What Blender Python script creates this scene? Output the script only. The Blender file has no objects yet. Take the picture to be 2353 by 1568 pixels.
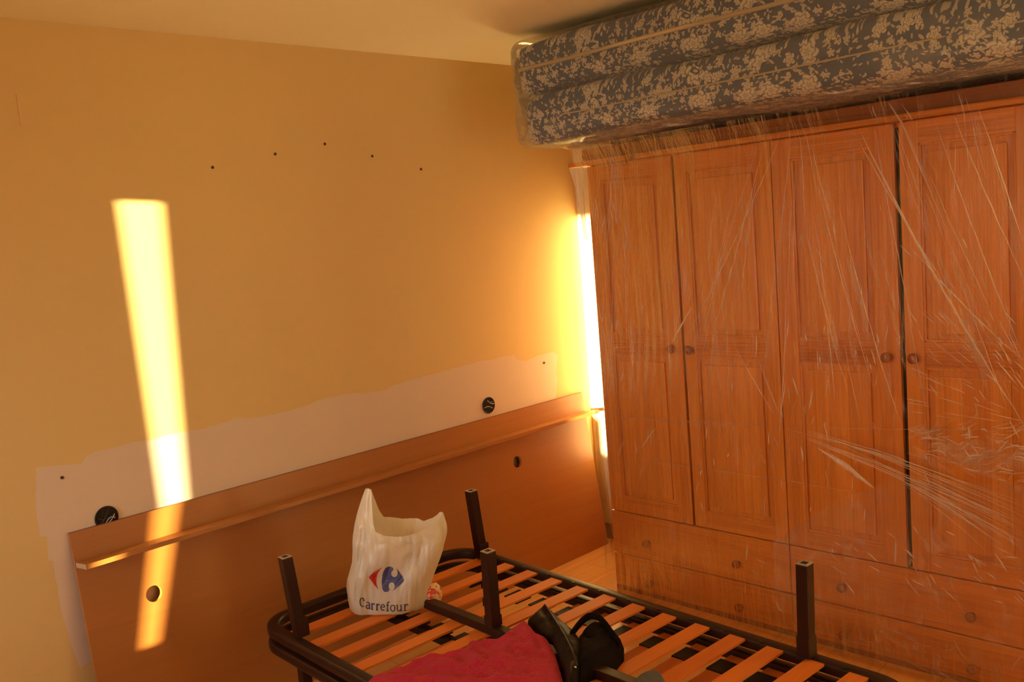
import bpy, bmesh, math, random
from mathutils import Vector, Matrix, noise
from mathutils.bvhtree import BVHTree
sc = bpy.context.scene
C = sc.collection
random.seed(7)
R = math.radians

# ------------------------------------------------------------------ camera
YAW, PITCH, ROLL, FOC = R(44.3263), R(6.75366), R(-4.78438), 2112.57
CAM = Vector((0, 0, 1.6))
fw = Vector((math.sin(YAW)*math.cos(PITCH), math.cos(YAW)*math.cos(PITCH), -math.sin(PITCH)))
r0 = Vector((math.cos(YAW), -math.sin(YAW), 0)); u0 = r0.cross(fw)
rt = r0*math.cos(ROLL) + u0*math.sin(ROLL); up = -r0*math.sin(ROLL) + u0*math.cos(ROLL)
cam = bpy.data.cameras.new('camera'); co = bpy.data.objects.new('camera', cam); C.objects.link(co)
cam.sensor_width = 36; cam.lens = FOC*36/2353; cam.clip_start = .02
co.matrix_world = Matrix(((rt.x, up.x, -fw.x, CAM.x), (rt.y, up.y, -fw.y, CAM.y), (rt.z, up.z, -fw.z, CAM.z), (0, 0, 0, 1)))
sc.camera = co

# ------------------------------------------------------------------ light
SUN_SLOPE = .0736                       # drop per metre of +X
sd = Vector((1, 1/2.4, -SUN_SLOPE)).normalized()
sl = bpy.data.lights.new('sun', 'SUN'); so = bpy.data.objects.new('sun', sl); C.objects.link(so)
sl.energy = 41; sl.color = (1, .80, .42); sl.angle = R(.55)
so.location = (-4, 1, 2.5); so.rotation_euler = sd.to_track_quat('-Z', 'Y').to_euler()
w = bpy.data.worlds.new('sky'); sc.world = w; w.use_nodes = True
w.node_tree.nodes['Background'].inputs[0].default_value = (.55, .62, .8, 1)
w.node_tree.nodes['Background'].inputs[1].default_value = .3
def area(name, loc, target, sx, sy, e, col, spread=180):
    l = bpy.data.lights.new(name, 'AREA'); l.shape = 'RECTANGLE'; l.size = sx; l.size_y = sy
    l.energy = e; l.color = col; l.spread = R(spread)
    o = bpy.data.objects.new(name, l); C.objects.link(o); o.location = loc
    o.rotation_euler = (Vector(target)-Vector(loc)).to_track_quat('-Z', 'Y').to_euler()
    return o
area('window_daylight', (-1.17, 1.45, 1.25), (3, 1.6, .55), 1.3, 1.35, 5.6, (1, .70, .38), 70)
area('cool_fill_left', (-1.17, 2.45, 1.0), (1.3, 3.0, .45), .6, 1.3, 4.6, (.80, .92, .95), 70)  # added cool fill lamp; the wall has no doorway here
area('rear_fill', (1.7, -1.17, 1.35), (1.9, 2.2, 3.4), 1.5, 1.7, 5.5, (1, .82, .54), 95)  # added fill lamp, aimed up to brighten the ceiling
sc.view_settings.view_transform = 'Standard'; sc.view_settings.look = 'None'
sc.view_settings.gamma = 1; sc.view_settings.use_curve_mapping = False
sc.view_settings.exposure = 0.0
sc.cycles.use_denoising = True; sc.cycles.max_bounces = 12; sc.cycles.diffuse_bounces = 6
sc.cycles.transparent_max_bounces = 24; sc.cycles.sample_clamp_indirect = 8

# ------------------------------------------------------------------ pixel -> point on a plane of the room
def ray(x, y):
    return (fw*FOC + rt*(x-1176.5) - up*(y-784)).normalized()
def on(x, y, ax, v):
    d = ray(x, y); return CAM + d*((v-CAM[ax])/d[ax])

# ------------------------------------------------------------------ mesh helpers
def link(name, bm, mats, parent=None, smooth=False):
    bmesh.ops.recalc_face_normals(bm, faces=bm.faces)
    me = bpy.data.meshes.new(name)
    if parent is not None:
        bm.transform(Matrix.Translation(-wl(parent)))
    bm.to_mesh(me); bm.free()
    if not isinstance(mats, (list, tuple)): mats = [mats]
    for m in mats: me.materials.append(m)
    if smooth:
        for p in me.polygons: p.use_smooth = True
    o = bpy.data.objects.new(name, me); C.objects.link(o)
    if parent is not None: o.parent = parent
    return o
def wl(o):
    v = Vector(o.location)
    while o.parent is not None:
        o = o.parent; v = v + Vector(o.location)
    return v
def tag(o, label, cat, group=None, kind=None):
    o['label'] = label; o['category'] = cat
    if group: o['group'] = group
    if kind: o['kind'] = kind
    return o
def thing(name, loc, label, cat, group=None):
    o = bpy.data.objects.new(name, None); C.objects.link(o); o.location = loc; o.empty_display_size = .1
    return tag(o, label, cat, group)
def box(bm, a, b, bev=0, mi=0):
    a = Vector(a); b = Vector(b)
    g = bmesh.ops.create_cube(bm, size=1, matrix=Matrix.Translation((a+b)/2) @ Matrix.Diagonal((abs(b.x-a.x), abs(b.y-a.y), abs(b.z-a.z), 1)))
    vs = g['verts']; fs = {f for v in vs for f in v.link_faces}
    for f in fs: f.material_index = mi
    if bev:
        es = list({e for v in vs for e in v.link_edges})
        r = bmesh.ops.bevel(bm, geom=es, offset=bev, segments=2, affect='EDGES', profile=.7)
        for f in r['faces']: f.material_index = mi
        vs = list({v for f in r['faces'] for v in f.verts} | {v for v in vs if v.is_valid})
    return vs
def sweep(bm, pts, prof, closed=False, upv=Vector((0, 0, 1)), mi=0, caps=True):
    """sweep a list of (side, up) profile points along pts"""
    rings = []; n = len(pts)
    for i, p in enumerate(pts):
        a = pts[(i-1) % n] if (closed or i > 0) else pts[i]
        b = pts[(i+1) % n] if (closed or i < n-1) else pts[i]
        t = (Vector(b)-Vector(a)).normalized(); s = t.cross(upv).normalized(); v = s.cross(t)
        rings.append([bm.verts.new(Vector(p)+s*q[0]+v*q[1]) for q in prof])
    m = len(prof)
    for i in range(n if closed else n-1):
        A, B = rings[i], rings[(i+1) % n]
        for j in range(m):
            f = bm.faces.new((A[j], A[(j+1) % m], B[(j+1) % m], B[j])); f.material_index = mi
    if not closed and caps:
        bm.faces.new(rings[0]); bm.faces.new(rings[-1][::-1])
    return rings
def rrect(wd, h, r=.004):
    o = []
    for sx, sy, a0 in ((1, 1, 0), (-1, 1, 90), (-1, -1, 180), (1, -1, 270)):
        for k in range(3):
            a = R(a0+45*k); o.append((sx*(wd/2-r)+r*math.cos(a), sy*(h/2-r)+r*math.sin(a)))
    return o
def circ(r, n=8): return [(r*math.cos(2*math.pi*k/n), r*math.sin(2*math.pi*k/n)) for k in range(n)]
def cyl(bm, c, axis, r, d, n=32, mi=0):
    q = Vector(axis).to_track_quat('Z', 'Y').to_matrix().to_4x4()
    g = bmesh.ops.create_cone(bm, cap_ends=True, segments=n, radius1=r, radius2=r, depth=d, matrix=Matrix.Translation(c) @ q)
    for v in g['verts']:
        for f in v.link_faces: f.material_index = mi
    return g['verts']
def lathe(bm, c, axis, prof, n=20):
    q = Vector(axis).to_track_quat('Z', 'Y').to_matrix(); c = Vector(c); rings = []
    for (r, h) in prof:
        rings.append([bm.verts.new(c + q @ Vector((r*math.cos(2*math.pi*k/n), r*math.sin(2*math.pi*k/n), h))) for k in range(n)])
    for A, B in zip(rings, rings[1:]):
        for k in range(n): bm.faces.new((A[k], A[(k+1) % n], B[(k+1) % n], B[k]))
    bm.faces.new(rings[0]); bm.faces.new(rings[-1])
def cut(o, cutters):
    """boolean-subtract bmeshes from o and bake"""
    for bmc in cutters:
        bmesh.ops.recalc_face_normals(bmc, faces=bmc.faces)
        mc = bpy.data.meshes.new('c'); bmc.to_mesh(mc); bmc.free()
        oc = bpy.data.objects.new('c', mc); C.objects.link(oc)
        if o.parent is not None: oc.location = -wl(o.parent)+Vector((0, 0, 0)); 
        oc.parent = o.parent
        md = o.modifiers.new('b', 'BOOLEAN'); md.operation = 'DIFFERENCE'; md.solver = 'EXACT'; md.object = oc
        bpy.context.view_layer.update()
        dg = bpy.context.evaluated_depsgraph_get()
        me = bpy.data.meshes.new_from_object(o.evaluated_get(dg))
        o.modifiers.clear(); o.data = me
        bpy.data.objects.remove(oc); bpy.data.meshes.remove(mc)
def soft_box(bm, a, b, r, cuts=20, fn=None):
    a = Vector(a); b = Vector(b); c = (a+b)/2; h = (b-a)/2
    t = bmesh.new(); bmesh.ops.create_cube(t, size=2)
    bmesh.ops.subdivide_edges(t, edges=t.edges, cuts=cuts, use_grid_fill=True)
    mp = {}
    for v in t.verts:
        p = Vector((v.co.x*h.x, v.co.y*h.y, v.co.z*h.z))
        q = Vector([max(-h[i]+r, min(h[i]-r, p[i])) for i in range(3)])
        d = p-q
        if d.length > 1e-6: d = d.normalized()*r
        n = d.normalized() if d.length > 1e-6 else Vector((0, 0, 0))
        P = c+q+d
        if fn: P = fn(P, n, v.co)
        mp[v] = bm.verts.new(P)
    for f in t.faces: bm.faces.new([mp[v] for v in f.verts])
    t.free()
def fill_poly(bm, pts2, f3, step=None, mi=0):
    """filled 2-D outline, refined to the step; f3 maps (u, v) -> point; returns the new verts"""
    t = bmesh.new(); vs = [t.verts.new((p[0], p[1], 0)) for p in pts2]
    es = [t.edges.new((vs[i], vs[(i+1) % len(vs)])) for i in range(len(vs))]
    bmesh.ops.triangle_fill(t, use_beauty=True, use_dissolve=False, edges=es)
    if step:
        for it in range(9):
            le = [e for e in t.edges if e.calc_length() > step]
            if not le: break
            bmesh.ops.subdivide_edges(t, edges=le, cuts=1)
            bmesh.ops.triangulate(t, faces=list(t.faces))
            bmesh.ops.beautify_fill(t, faces=list(t.faces), edges=[e for e in t.edges if not e.is_boundary])
    mp = {v: bm.verts.new(f3(v.co.x, v.co.y)) for v in t.verts}
    for f in t.faces:
        g = bm.faces.new([mp[v] for v in f.verts]); g.material_index = mi
    t.free()
    return list(mp.values())

# ------------------------------------------------------------------ node helpers
class NT:
    def __init__(s, name):
        s.m = bpy.data.materials.new(name); s.m.use_nodes = True; s.t = s.m.node_tree
        s.b = s.t.nodes['Principled BSDF']; s.out = s.t.nodes['Material Output']
    def n(s, ty, **kw):
        x = s.t.nodes.new('ShaderNode'+ty)
        for k, v in kw.items(): setattr(x, k, v)
        return x
    def set(s, sock, v):
        if hasattr(v, 'is_output') or isinstance(v, bpy.types.NodeSocket): s.t.links.new(v, sock)
        else: sock.default_value = v
    def math(s, op, *a, clamp=False):
        x = s.n('Math', operation=op, use_clamp=clamp)
        for i, v in enumerate(a): s.set(x.inputs[i], v)
        return x.outputs[0]
    def vm(s, op, *a, out=0):
        x = s.n('VectorMath', operation=op)
        for i, v in enumerate(a): s.set(x.inputs[i], v)
        return x.outputs['Value'] if out == 'v' else x.outputs[out]
    def coord(s, k='Object'): return s.n('TexCoord').outputs[k]
    def map(s, v, scale=(1, 1, 1), loc=(0, 0, 0), rot=(0, 0, 0)):
        x = s.n('Mapping'); s.set(x.inputs['Vector'], v); s.set(x.inputs['Scale'], scale)
        s.set(x.inputs['Location'], loc); s.set(x.inputs['Rotation'], rot); return x.outputs[0]
    def noise(s, v, scale, det=3, rough=.5, dist=0, out=0, lac=2):
        x = s.n('TexNoise'); s.set(x.inputs['Vector'], v); s.set(x.inputs['Scale'], scale)
        x.inputs['Detail'].default_value = det; x.inputs['Roughness'].default_value = rough
        x.inputs['Distortion'].default_value = dist; return x.outputs[out]
    def ramp(s, v, *stops):
        x = s.n('ValToRGB'); s.set(x.inputs[0], v); e = x.color_ramp.elements
        while len(e) < len(stops): e.new(.5)
        for i, (p, c) in enumerate(stops):
            e[i].position = p; e[i].color = (c, c, c, 1) if isinstance(c, (int, float)) else (*c, 1)
        return x.outputs[0]
    def mix(s, f, a, b, bt='MIX'):
        x = s.n('Mix', data_type='RGBA', blend_type=bt)
        s.set(x.inputs[0], f); 
        for i, v in ((6, a), (7, b)):
            s.set(x.inputs[i], (*v, 1) if isinstance(v, tuple) and len(v) == 3 else v)
        return x.outputs[2]
    def bump(s, h, st=.2, d=.01):
        x = s.n('Bump'); x.inputs['Strength'].default_value = st; x.inputs['Distance'].default_value = d
        s.set(x.inputs['Height'], h); s.set(s.b.inputs['Normal'], x.outputs[0]); return x.outputs[0]
    def P(s, **kw):
        for k, v in kw.items():
            k = {'col': 'Base Color', 'rough': 'Roughness', 'metal': 'Metallic', 'spec': 'Specular IOR Level', 'coat': 'Coat Weight',
                 'coatr': 'Coat Roughness', 'sheen': 'Sheen Weight', 'alpha': 'Alpha', 'sub': 'Subsurface Weight'}.get(k, k)
            if isinstance(v, tuple) and len(v) == 3: v = (*v, 1)
            s.set(s.b.inputs[k], v)
        return s.m

def plain(name, col, rough=.5, metal=0, bump=0, bscale=60, var=.06, **kw):
    t = NT(name); c = t.coord()
    n = t.noise(c, bscale, 4)
    a = tuple(x*(1-var) for x in col); b = tuple(min(1, x*(1+var)) for x in col)
    t.P(col=t.mix(n, a, b), rough=rough, metal=metal, **kw)
    if bump: t.bump(n, bump, .004)
    return t.m

def wallpaint(name, col, bump=.12):
    t = NT(name); c = t.coord()
    n1 = t.noise(c, 1.3, 3); n2 = t.noise(c, 9, 4)
    m = t.mix(n1, tuple(x*.96 for x in col), tuple(min(1, x*1.03) for x in col))
    m = t.mix(t.ramp(n2, (.35, 0), (.8, .12)), m, tuple(x*.9 for x in col))
    t.P(col=m, rough=.7, spec=.25)
    t.bump(t.noise(t.map(c, (1, 1, .6)), 130, 4), bump, .002)
    return t.m

def wood(name, light, mid, dark, axis='z', freq=26, rough=.35, coat=.15, knots=True, stretch=.06, plank=0, ring=.55, finef=.28):
    """grain runs along the axis"""
    t = NT(name); c = t.coord()
    rnd = t.n('ObjectInfo').outputs['Random']
    off = t.vm('SCALE', (3.1, 5.7, 4.3)); t.t.nodes[-1].inputs['Scale'].default_value = 1
    oo = t.n('CombineXYZ'); 
    for i, k in enumerate((3.7, 9.1, 6.3)): t.set(oo.inputs[i], t.math('MULTIPLY', rnd, k))
    c = t.vm('ADD', c, oo.outputs[0])
    if plank:
        sx = t.n('SeparateXYZ'); t.set(sx.inputs[0], c)
        s_ = sx.outputs['Y'] if axis == 'z' else sx.outputs['Z']
        cell = t.math('FLOOR', t.math('DIVIDE', s_, plank))
        wn = t.n('TexWhiteNoise', noise_dimensions='1D'); t.set(wn.inputs['W'], cell)
        o2 = t.vm('MULTIPLY', wn.outputs['Color'], (4., 4., 4.))
        c = t.vm('ADD', c, o2)
    sc_ = {'x': (stretch, 1, 1), 'y': (1, stretch, 1), 'z': (1, 1, stretch)}[axis]
    m = t.map(c, sc_)
    n0 = t.noise(m, 4.5, 3, .55, .6)
    rings = t.math('FRACT', t.math('MULTIPLY', n0, freq*.42))
    rings = t.ramp(rings, (0, 0), (.62, .35), (.9, 1), (1, 0))
    fine = t.noise(t.map(c, tuple(1 if k == stretch else 1 for k in sc_)), 1)
    m2 = t.map(c, {'x': (.02, 1, 1), 'y': (1, .02, 1), 'z': (1, 1, .02)}[axis])
    fine = t.noise(m2, 260, 3, .6)
    broad = t.noise(m, 2.2, 2)
    col = t.mix(t.ramp(broad, (.3, 0), (.7, 1)), light, mid)
    col = t.mix(t.math('MULTIPLY', rings, ring), col, dark)
    col = t.mix(t.ramp(fine, (.35, finef), (.65, 0)), col, dark)
    if knots:
        v = t.n('TexVoronoi', feature='F1'); t.set(v.inputs['Vector'], t.map(c, {'x': (.55, 1, 1), 'y': (1, .55, 1), 'z': (1, 1, .55)}[axis])); v.inputs['Scale'].default_value = 2.6
        k = t.ramp(v.outputs['Distance'], (0, 1), (.018, .9), (.05, 0))
        col = t.mix(k, col, tuple(x*.35 for x in dark))
    if plank:
        col = t.mix(t.math('MULTIPLY', t.math('SUBTRACT', wn.outputs['Value'], .5), .3, clamp=True), col, dark)
    t.P(col=col, rough=rough, coat=coat, coatr=.25, spec=.4)
    t.bump(fine, .05, .002)
    return t.m

M = {}
M['wall'] = wallpaint('ochre_wall_paint', (.80, .60, .26))
M['wall_pale'] = wallpaint('pale_cream_wall_paint', (.82, .74, .54))
M['plaster'] = wallpaint('bare_plaster', (.80, .66, .50), .2)
M['ceil'] = wallpaint('ceiling_paint', (.95, .90, .66))
PN = dict(freq=34, stretch=.022, ring=.34, finef=.34)
M['pine_v'] = wood('pine_upright', (.90, .34, .050), (.78, .26, .032), (.44, .11, .014), 'z', plank=.083, **PN)
M['pine_h'] = wood('pine_level', (.86, .31, .045), (.74, .24, .03), (.42, .10, .014), 'y', plank=.2, **PN)
M['pine_rail'] = wood('pine_mid_rail', (.80, .27, .036), (.68, .21, .028), (.38, .09, .013), 'y', plank=.2, **PN)
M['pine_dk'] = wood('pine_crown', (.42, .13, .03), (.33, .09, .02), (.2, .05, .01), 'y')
M['knob'] = wood('turned_knob_wood', (.42, .13, .04), (.34, .09, .03), (.2, .05, .02), 'y', knots=False, rough=.25, coat=.5)
M['cherry'] = wood('cherry_laminate', (.50, .205, .048), (.43, .165, .036), (.30, .10, .02), 'x', freq=9, rough=.38, coat=.12, knots=False, stretch=.05, ring=.16, finef=.16)
M['edge_dk'] = wood('cherry_edge', (.30, .07, .02), (.25, .06, .02), (.18, .04, .01), 'x', knots=False)
M['chip'] = plain('chipboard', (.55, .38, .2), .8, bump=.4, bscale=200, var=.25)
M['slat'] = wood('beech_slat', (.82, .245, .036), (.70, .19, .028), (.5, .12, .02), 'x', freq=10, rough=.55, coat=0, ring=.3, knots=False)
M['base_dk'] = wood('baseboard_wood', (.20, .08, .03), (.16, .06, .02), (.1, .03, .01), 'x', knots=False)
M['steel'] = plain('brown_enamel_steel', (.028, .010, .006), .38, 0, var=.15, spec=.35)
M['steel_tip'] = plain('worn_bare_tube_end', (.45, .36, .26), .6, 0, bump=.3, var=.3)
M['blackp'] = plain('black_plastic', (.012, .009, .008), .45)
M['white_wire'] = plain('pale_wire', (.5, .48, .42), .5)
M['dark_wire'] = plain('dark_wire', (.03, .02, .02), .5)
M['hollow_shade'] = plain('painted_hollow_shade', (.03, .018, .01), .9)  # dark tone painted in for the shade inside hollows
M['screw'] = plain('wall_plug', (.12, .07, .05), .6)
M['gap_shade'] = plain('painted_gap_shade', (.02, .015, .012), .8)  # near-black tone painted in for shade between the doors

def floor_mat():
    t = NT('laminate_floor'); c = t.coord()
    b = t.n('TexBrick'); b.offset = .37; t.set(b.inputs['Vector'], c)
    b.inputs['Scale'].default_value = 1; b.inputs['Brick Width'].default_value = 1.2; b.inputs['Row Height'].default_value = .19
    b.inputs['Mortar Size'].default_value = .0016; b.inputs['Color1'].default_value = (.84, .42, .13, 1); b.inputs['Color2'].default_value = (.90, .46, .15, 1)
    b.inputs['Mortar'].default_value = (.6, .3, .1, 1)
    n = t.noise(t.map(c, (.08, 1, 1)), 28, 4, .6)
    t.P(col=t.mix(t.ramp(n, (.35, 0), (.75, .35)), b.outputs[0], (.36, .17, .06)), rough=.22, spec=.5, coat=.2, coatr=.12)
    return t.m
M['floor'] = floor_mat()

def floral():
    t = NT('blue_floral_ticking'); c = t.coord()
    s = t.n('SeparateXYZ'); t.set(s.inputs[0], c)
    k = t.n('CombineXYZ'); t.set(k.inputs[0], s.outputs[1]); t.set(k.inputs[1], t.math('SUBTRACT', s.outputs[2], s.outputs[0]))
    base = k.outputs[0]
    dn = t.noise(base, 22, 3, .6, out=1)
    p = t.vm('ADD', base, t.vm('MULTIPLY', t.vm('SUBTRACT', dn, (.5, .5, .5)), (.007, .007, 0)))
    clus = t.noise(base, 9, 2)
    def layer(scale, Rr, pet, amp, gate, seed, ell=None):
        pp = t.vm('ADD', p, (seed, seed*1.7, 0))
        v = t.n('TexVoronoi', voronoi_dimensions='2D', feature='F1'); t.set(v.inputs['Vector'], pp); v.inputs['Scale'].default_value = scale
        d = t.vm('SCALE', t.vm('SUBTRACT', pp, v.outputs['Position'])); 
        dn_ = t.t.nodes[-1]
        # scale node: set factor
        for nn in t.t.nodes:
            pass
        dn_.inputs['Scale'].default_value = scale
        q = t.n('SeparateXYZ'); t.set(q.inputs[0], d)
        cs = t.n('SeparateColor'); t.set(cs.inputs[0], v.outputs['Color'])
        ang = t.math('ADD', t.math('ARCTAN2', q.outputs[1], q.outputs[0]), t.math('MULTIPLY', cs.outputs[0], 6.283))
        r = t.math('SQRT', t.math('ADD', t.math('POWER', q.outputs[0], 2), t.math('POWER', q.outputs[1], 2)))
        if ell:
            x = t.math('MULTIPLY', r, t.math('COSINE', ang)); y = t.math('MULTIPLY', t.math('MULTIPLY', r, t.math('SINE', ang)), ell)
            rr = t.math('SQRT', t.math('ADD', t.math('MULTIPLY', x, x), t.math('MULTIPLY', y, y)))
            lim = Rr; inner = None
            m = t.math('MULTIPLY', t.math('SUBTRACT', Rr, rr), 25, clamp=True)
            inner = t.math('MULTIPLY', t.math('LESS_THAN', t.math('ABSOLUTE', y), .02), .5)
        else:
            pr = t.math('MULTIPLY', t.math('ADD', 1-amp, t.math('MULTIPLY', t.math('ABSOLUTE', t.math('COSINE', t.math('MULTIPLY', ang, pet/2))), amp)), Rr)
            m = t.math('MULTIPLY', t.math('SUBTRACT', pr, r), 25, clamp=True)
            sw = t.math('SINE', t.math('ADD', t.math('MULTIPLY', r, 42/Rr*.35), t.math('MULTIPLY', t.math('SINE', t.math('MULTIPLY', ang, pet)), 1.6)))
            inner = t.math('MULTIPLY', t.math('GREATER_THAN', sw, .5), .8)
        g = t.math('GREATER_THAN', t.math('ADD', cs.outputs[1], t.math('MULTIPLY', t.math('SUBTRACT', clus, .5), 2.2)), gate)
        return t.math('MULTIPLY', m, g), inner
    layers = [layer(60, .44, 0, 0, .50, 1.3, 2.6), layer(44, .44, 0, 0, .56, 7.7, 2.4), layer(34, .44, 5, .55, .62, 3.1), layer(20, .46, 5, .5, .66, 5.9), layer(10.5, .44, 6, .42, .66, 9.2)]
    navy = t.mix(t.noise(base, 60, 2), (.055, .10, .20), (.08, .135, .25))
    col = navy
    for i, (m, inn) in enumerate(layers):
        lc = t.mix(inn, (.78, .74, .64) if i > 1 else (.62, .60, .54), (.22, .26, .33))
        col = t.mix(m, col, lc)
    t.P(col=col, rough=.6, sheen=.2)
    t.bump(t.noise(c, 400, 2), .15, .002)
    return t.m
M['floral'] = floral()
M['piping'] = plain('cream_piping', (.62, .52, .36), .7, bump=.3, bscale=300)

def film(name, base, amt, nscale, stretch, tint=(.9, .82, .74), gl=.10, bs=.5):
    """thin clear polythene: mostly see-through, glossy, milky at creases, where reflection glints are painted in"""
    t = NT(name); t.t.nodes.remove(t.b); c = t.coord()
    n = t.noise(t.map(c, stretch), nscale, 5, .62, 1.2)
    n2 = t.noise(c, 3.2, 3)
    haze = t.math('ADD', base, t.math('MULTIPLY', t.math('MULTIPLY', t.ramp(n, (.52, 0), (.72, 1)), t.ramp(n2, (.42, .05), (.68, 1))), amt), clamp=True)
    bp = t.n('Bump'); bp.inputs['Strength'].default_value = bs; bp.inputs['Distance'].default_value = .01; t.set(bp.inputs['Height'], n)
    tr = t.n('BsdfTransparent'); tr.inputs[0].default_value = (.97, .965, .95, 1)
    df = t.n('BsdfDiffuse'); df.inputs[0].default_value = (*tint, 1); t.set(df.inputs['Normal'], bp.outputs[0])
    tl = t.n('BsdfTranslucent'); tl.inputs[0].default_value = (*tint, 1)
    mm = t.n('MixShader'); mm.inputs[0].default_value = .12; t.t.links.new(df.outputs[0], mm.inputs[1]); t.t.links.new(tl.outputs[0], mm.inputs[2])
    m1 = t.n('MixShader'); t.set(m1.inputs[0], haze); t.t.links.new(tr.outputs[0], m1.inputs[1]); t.t.links.new(mm.outputs[0], m1.inputs[2])
    gs = t.n('BsdfGlossy'); gs.inputs['Roughness'].default_value = .12; gs.inputs[0].default_value = (1, 1, 1, 1); t.set(gs.inputs['Normal'], bp.outputs[0])
    fr = t.n('Fresnel'); fr.inputs[0].default_value = 1.4; t.set(fr.inputs['Normal'], bp.outputs[0])
    m2 = t.n('MixShader'); t.set(m2.inputs[0], t.math('MULTIPLY', fr.outputs[0], gl*10, clamp=True)); t.t.links.new(m1.outputs[0], m2.inputs[1]); t.t.links.new(gs.outputs[0], m2.inputs[2])
    t.t.links.new(m2.outputs[0], t.out.inputs[0])
    return t.m
M['film'] = film('clear_polythene', .004, .26, 20, (1, 2.6, .35), gl=.07, bs=.35)
M['film2'] = film('doubled_polythene', .05, .34, 11, (1, 1.3, 1.1), tint=(1, .92, .86), gl=.07, bs=.4)
M['film_soft'] = film('stretched_milky_polythene', .05, .55, 46, (1, 1.4, .5), tint=(1, .92, .86), gl=.05, bs=.4)
M['fold'] = film('glint_crease_polythene', .55, .35, 40, (1, 1, .4), tint=(1, .95, .9), gl=.09, bs=.6)  # reflected glints painted into the crease as white haze
M['fold2'] = film('faint_glint_crease_polythene', .15, .25, 40, (1, 1, .4), tint=(1, .92, .86), gl=.05, bs=.5)
M['wrap'] = film('mattress_polythene', .11, .30, 5, (1, .8, 1.6), tint=(.78, .76, .72), gl=.06, bs=.3)
M['film_milky'] = film('milky_polythene', .62, .3, 12, (1, 2, .4), tint=(.95, .85, .68))

def bagmat():
    t = NT('carrier_bag_polythene'); t.t.nodes.remove(t.b); c = t.coord()
    n = t.noise(t.map(c, (1, 1, .35)), 22, 4, .6, .8)
    bp = t.n('Bump'); bp.inputs['Strength'].default_value = .35; bp.inputs['Distance'].default_value = .012; t.set(bp.inputs['Height'], n)
    df = t.n('BsdfDiffuse'); df.inputs[0].default_value = (.84, .80, .70, 1); t.set(df.inputs['Normal'], bp.outputs[0])
    tl = t.n('BsdfTranslucent'); tl.inputs[0].default_value = (.88, .78, .55, 1)
    tr = t.n('BsdfTransparent')
    a = t.n('MixShader'); a.inputs[0].default_value = .34; t.t.links.new(df.outputs[0], a.inputs[1]); t.t.links.new(tl.outputs[0], a.inputs[2])
    b = t.n('MixShader'); b.inputs[0].default_value = .04; t.t.links.new(a.outputs[0], b.inputs[1]); t.t.links.new(tr.outputs[0], b.inputs[2])
    gs = t.n('BsdfGlossy'); gs.inputs['Roughness'].default_value = .3; t.set(gs.inputs['Normal'], bp.outputs[0])
    m = t.n('MixShader'); m.inputs[0].default_value = .06; t.t.links.new(b.outputs[0], m.inputs[1]); t.t.links.new(gs.outputs[0], m.inputs[2])
    t.t.links.new(m.outputs[0], t.out.inputs[0]); return t.m
M['bag'] = bagmat()
M['print_blue'] = plain('blue_print', (.075, .085, .24), .45)
M['print_navy'] = plain('navy_print', (.05, .05, .10), .45)
M['print_red'] = plain('red_print', (.62, .03, .02), .45)
def fleece():
    t = NT('red_fleece'); c = t.coord()
    n = t.noise(c, 160, 4, .7); n2 = t.noise(c, 12, 4)
    t.P(col=t.mix(n, (.50, .012, .045), (.85, .035, .12)), rough=.95, sheen=.15, spec=.1)
    t.bump(t.math('ADD', n, t.math('MULTIPLY', n2, 2.5)), 1.0, .010); return t.m
M['fleece'] = fleece()
M['leather'] = plain('black_leather', (.008, .007, .007), .5, bump=.35, bscale=45, var=.3, spec=.2)
M['leather2'] = plain('black_suede_lining', (.009, .0065, .0055), .8, bump=.5, bscale=30, var=.3, spec=.1)
M['grey'] = plain('slate_cloth', (.10, .11, .14), .85, bump=.6, bscale=120)
M['chrome'] = plain('polished_metal', (.8, .8, .82), .15, 1)

# ------------------------------------------------------------------ room shell
XR, YB, ZC, XL, YN = 3.5, 3.046, 2.36, -1.2, -1.2
def struct(name, bm, m, parent=None, smooth=False):
    o = link(name, bm, m, parent, smooth); o['kind'] = 'structure'; return o
b = bmesh.new(); box(b, (XL-.1, YN-.1, -.1), (XR+.1, YB+.1, 0)); struct('floor', b, M['floor'])
b = bmesh.new(); box(b, (XL-.1, YN-.1, ZC), (XR+.1, YB+.1, ZC+.1)); struct('ceiling', b, M['ceil'])
b = bmesh.new(); box(b, (XL, YB, 0), (XR, YB+.1, ZC)); wall_back = struct('wall_back', b, M['wall'])
HOLES = [(2.790, .826), (1.065, .787)]
cut(wall_back, [(lambda bb: (cyl(bb, (x, YB+.01, z), (0, 1, 0), .0355, .09, 40), bb)[1])(bmesh.new()) for x, z in HOLES])
b = bmesh.new(); box(b, (XR, YN-.1, 0), (XR+.1, YB+.1, ZC)); struct('wall_right', b, M['wall_pale'])
b = bmesh.new(); OP = (YN+.0)
# rear wall with an opening added to hold the fill lamp
for a_, b_ in (((XL-.1, YN-.1, 0), (.9, YN, ZC)), ((2.5, YN-.1, 0), (XR, YN, ZC)), ((.9, YN-.1, 0), (2.5, YN, .45)), ((.9, YN-.1, 2.25), (2.5, YN, ZC))):
    box(b, a_, b_)
struct('wall_rear', b, M['wall'])
b = bmesh.new()
for a_, b_ in (((.9, YN-.09, .45), (.95, YN-.03, 2.25)), ((2.45, YN-.09, .45), (2.5, YN-.03, 2.25)), ((.95, YN-.09, .45), (2.45, YN-.03, .5)), ((.95, YN-.09, 2.2), (2.45, YN-.03, 2.25)), ((1.675, YN-.09, .5), (1.725, YN-.03, 2.2))):
    box(b, a_, b_, .004)
struct('added_rear_window', b, M['pine_v'])  # unseen window, added as a place for the rear fill lamp
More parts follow.
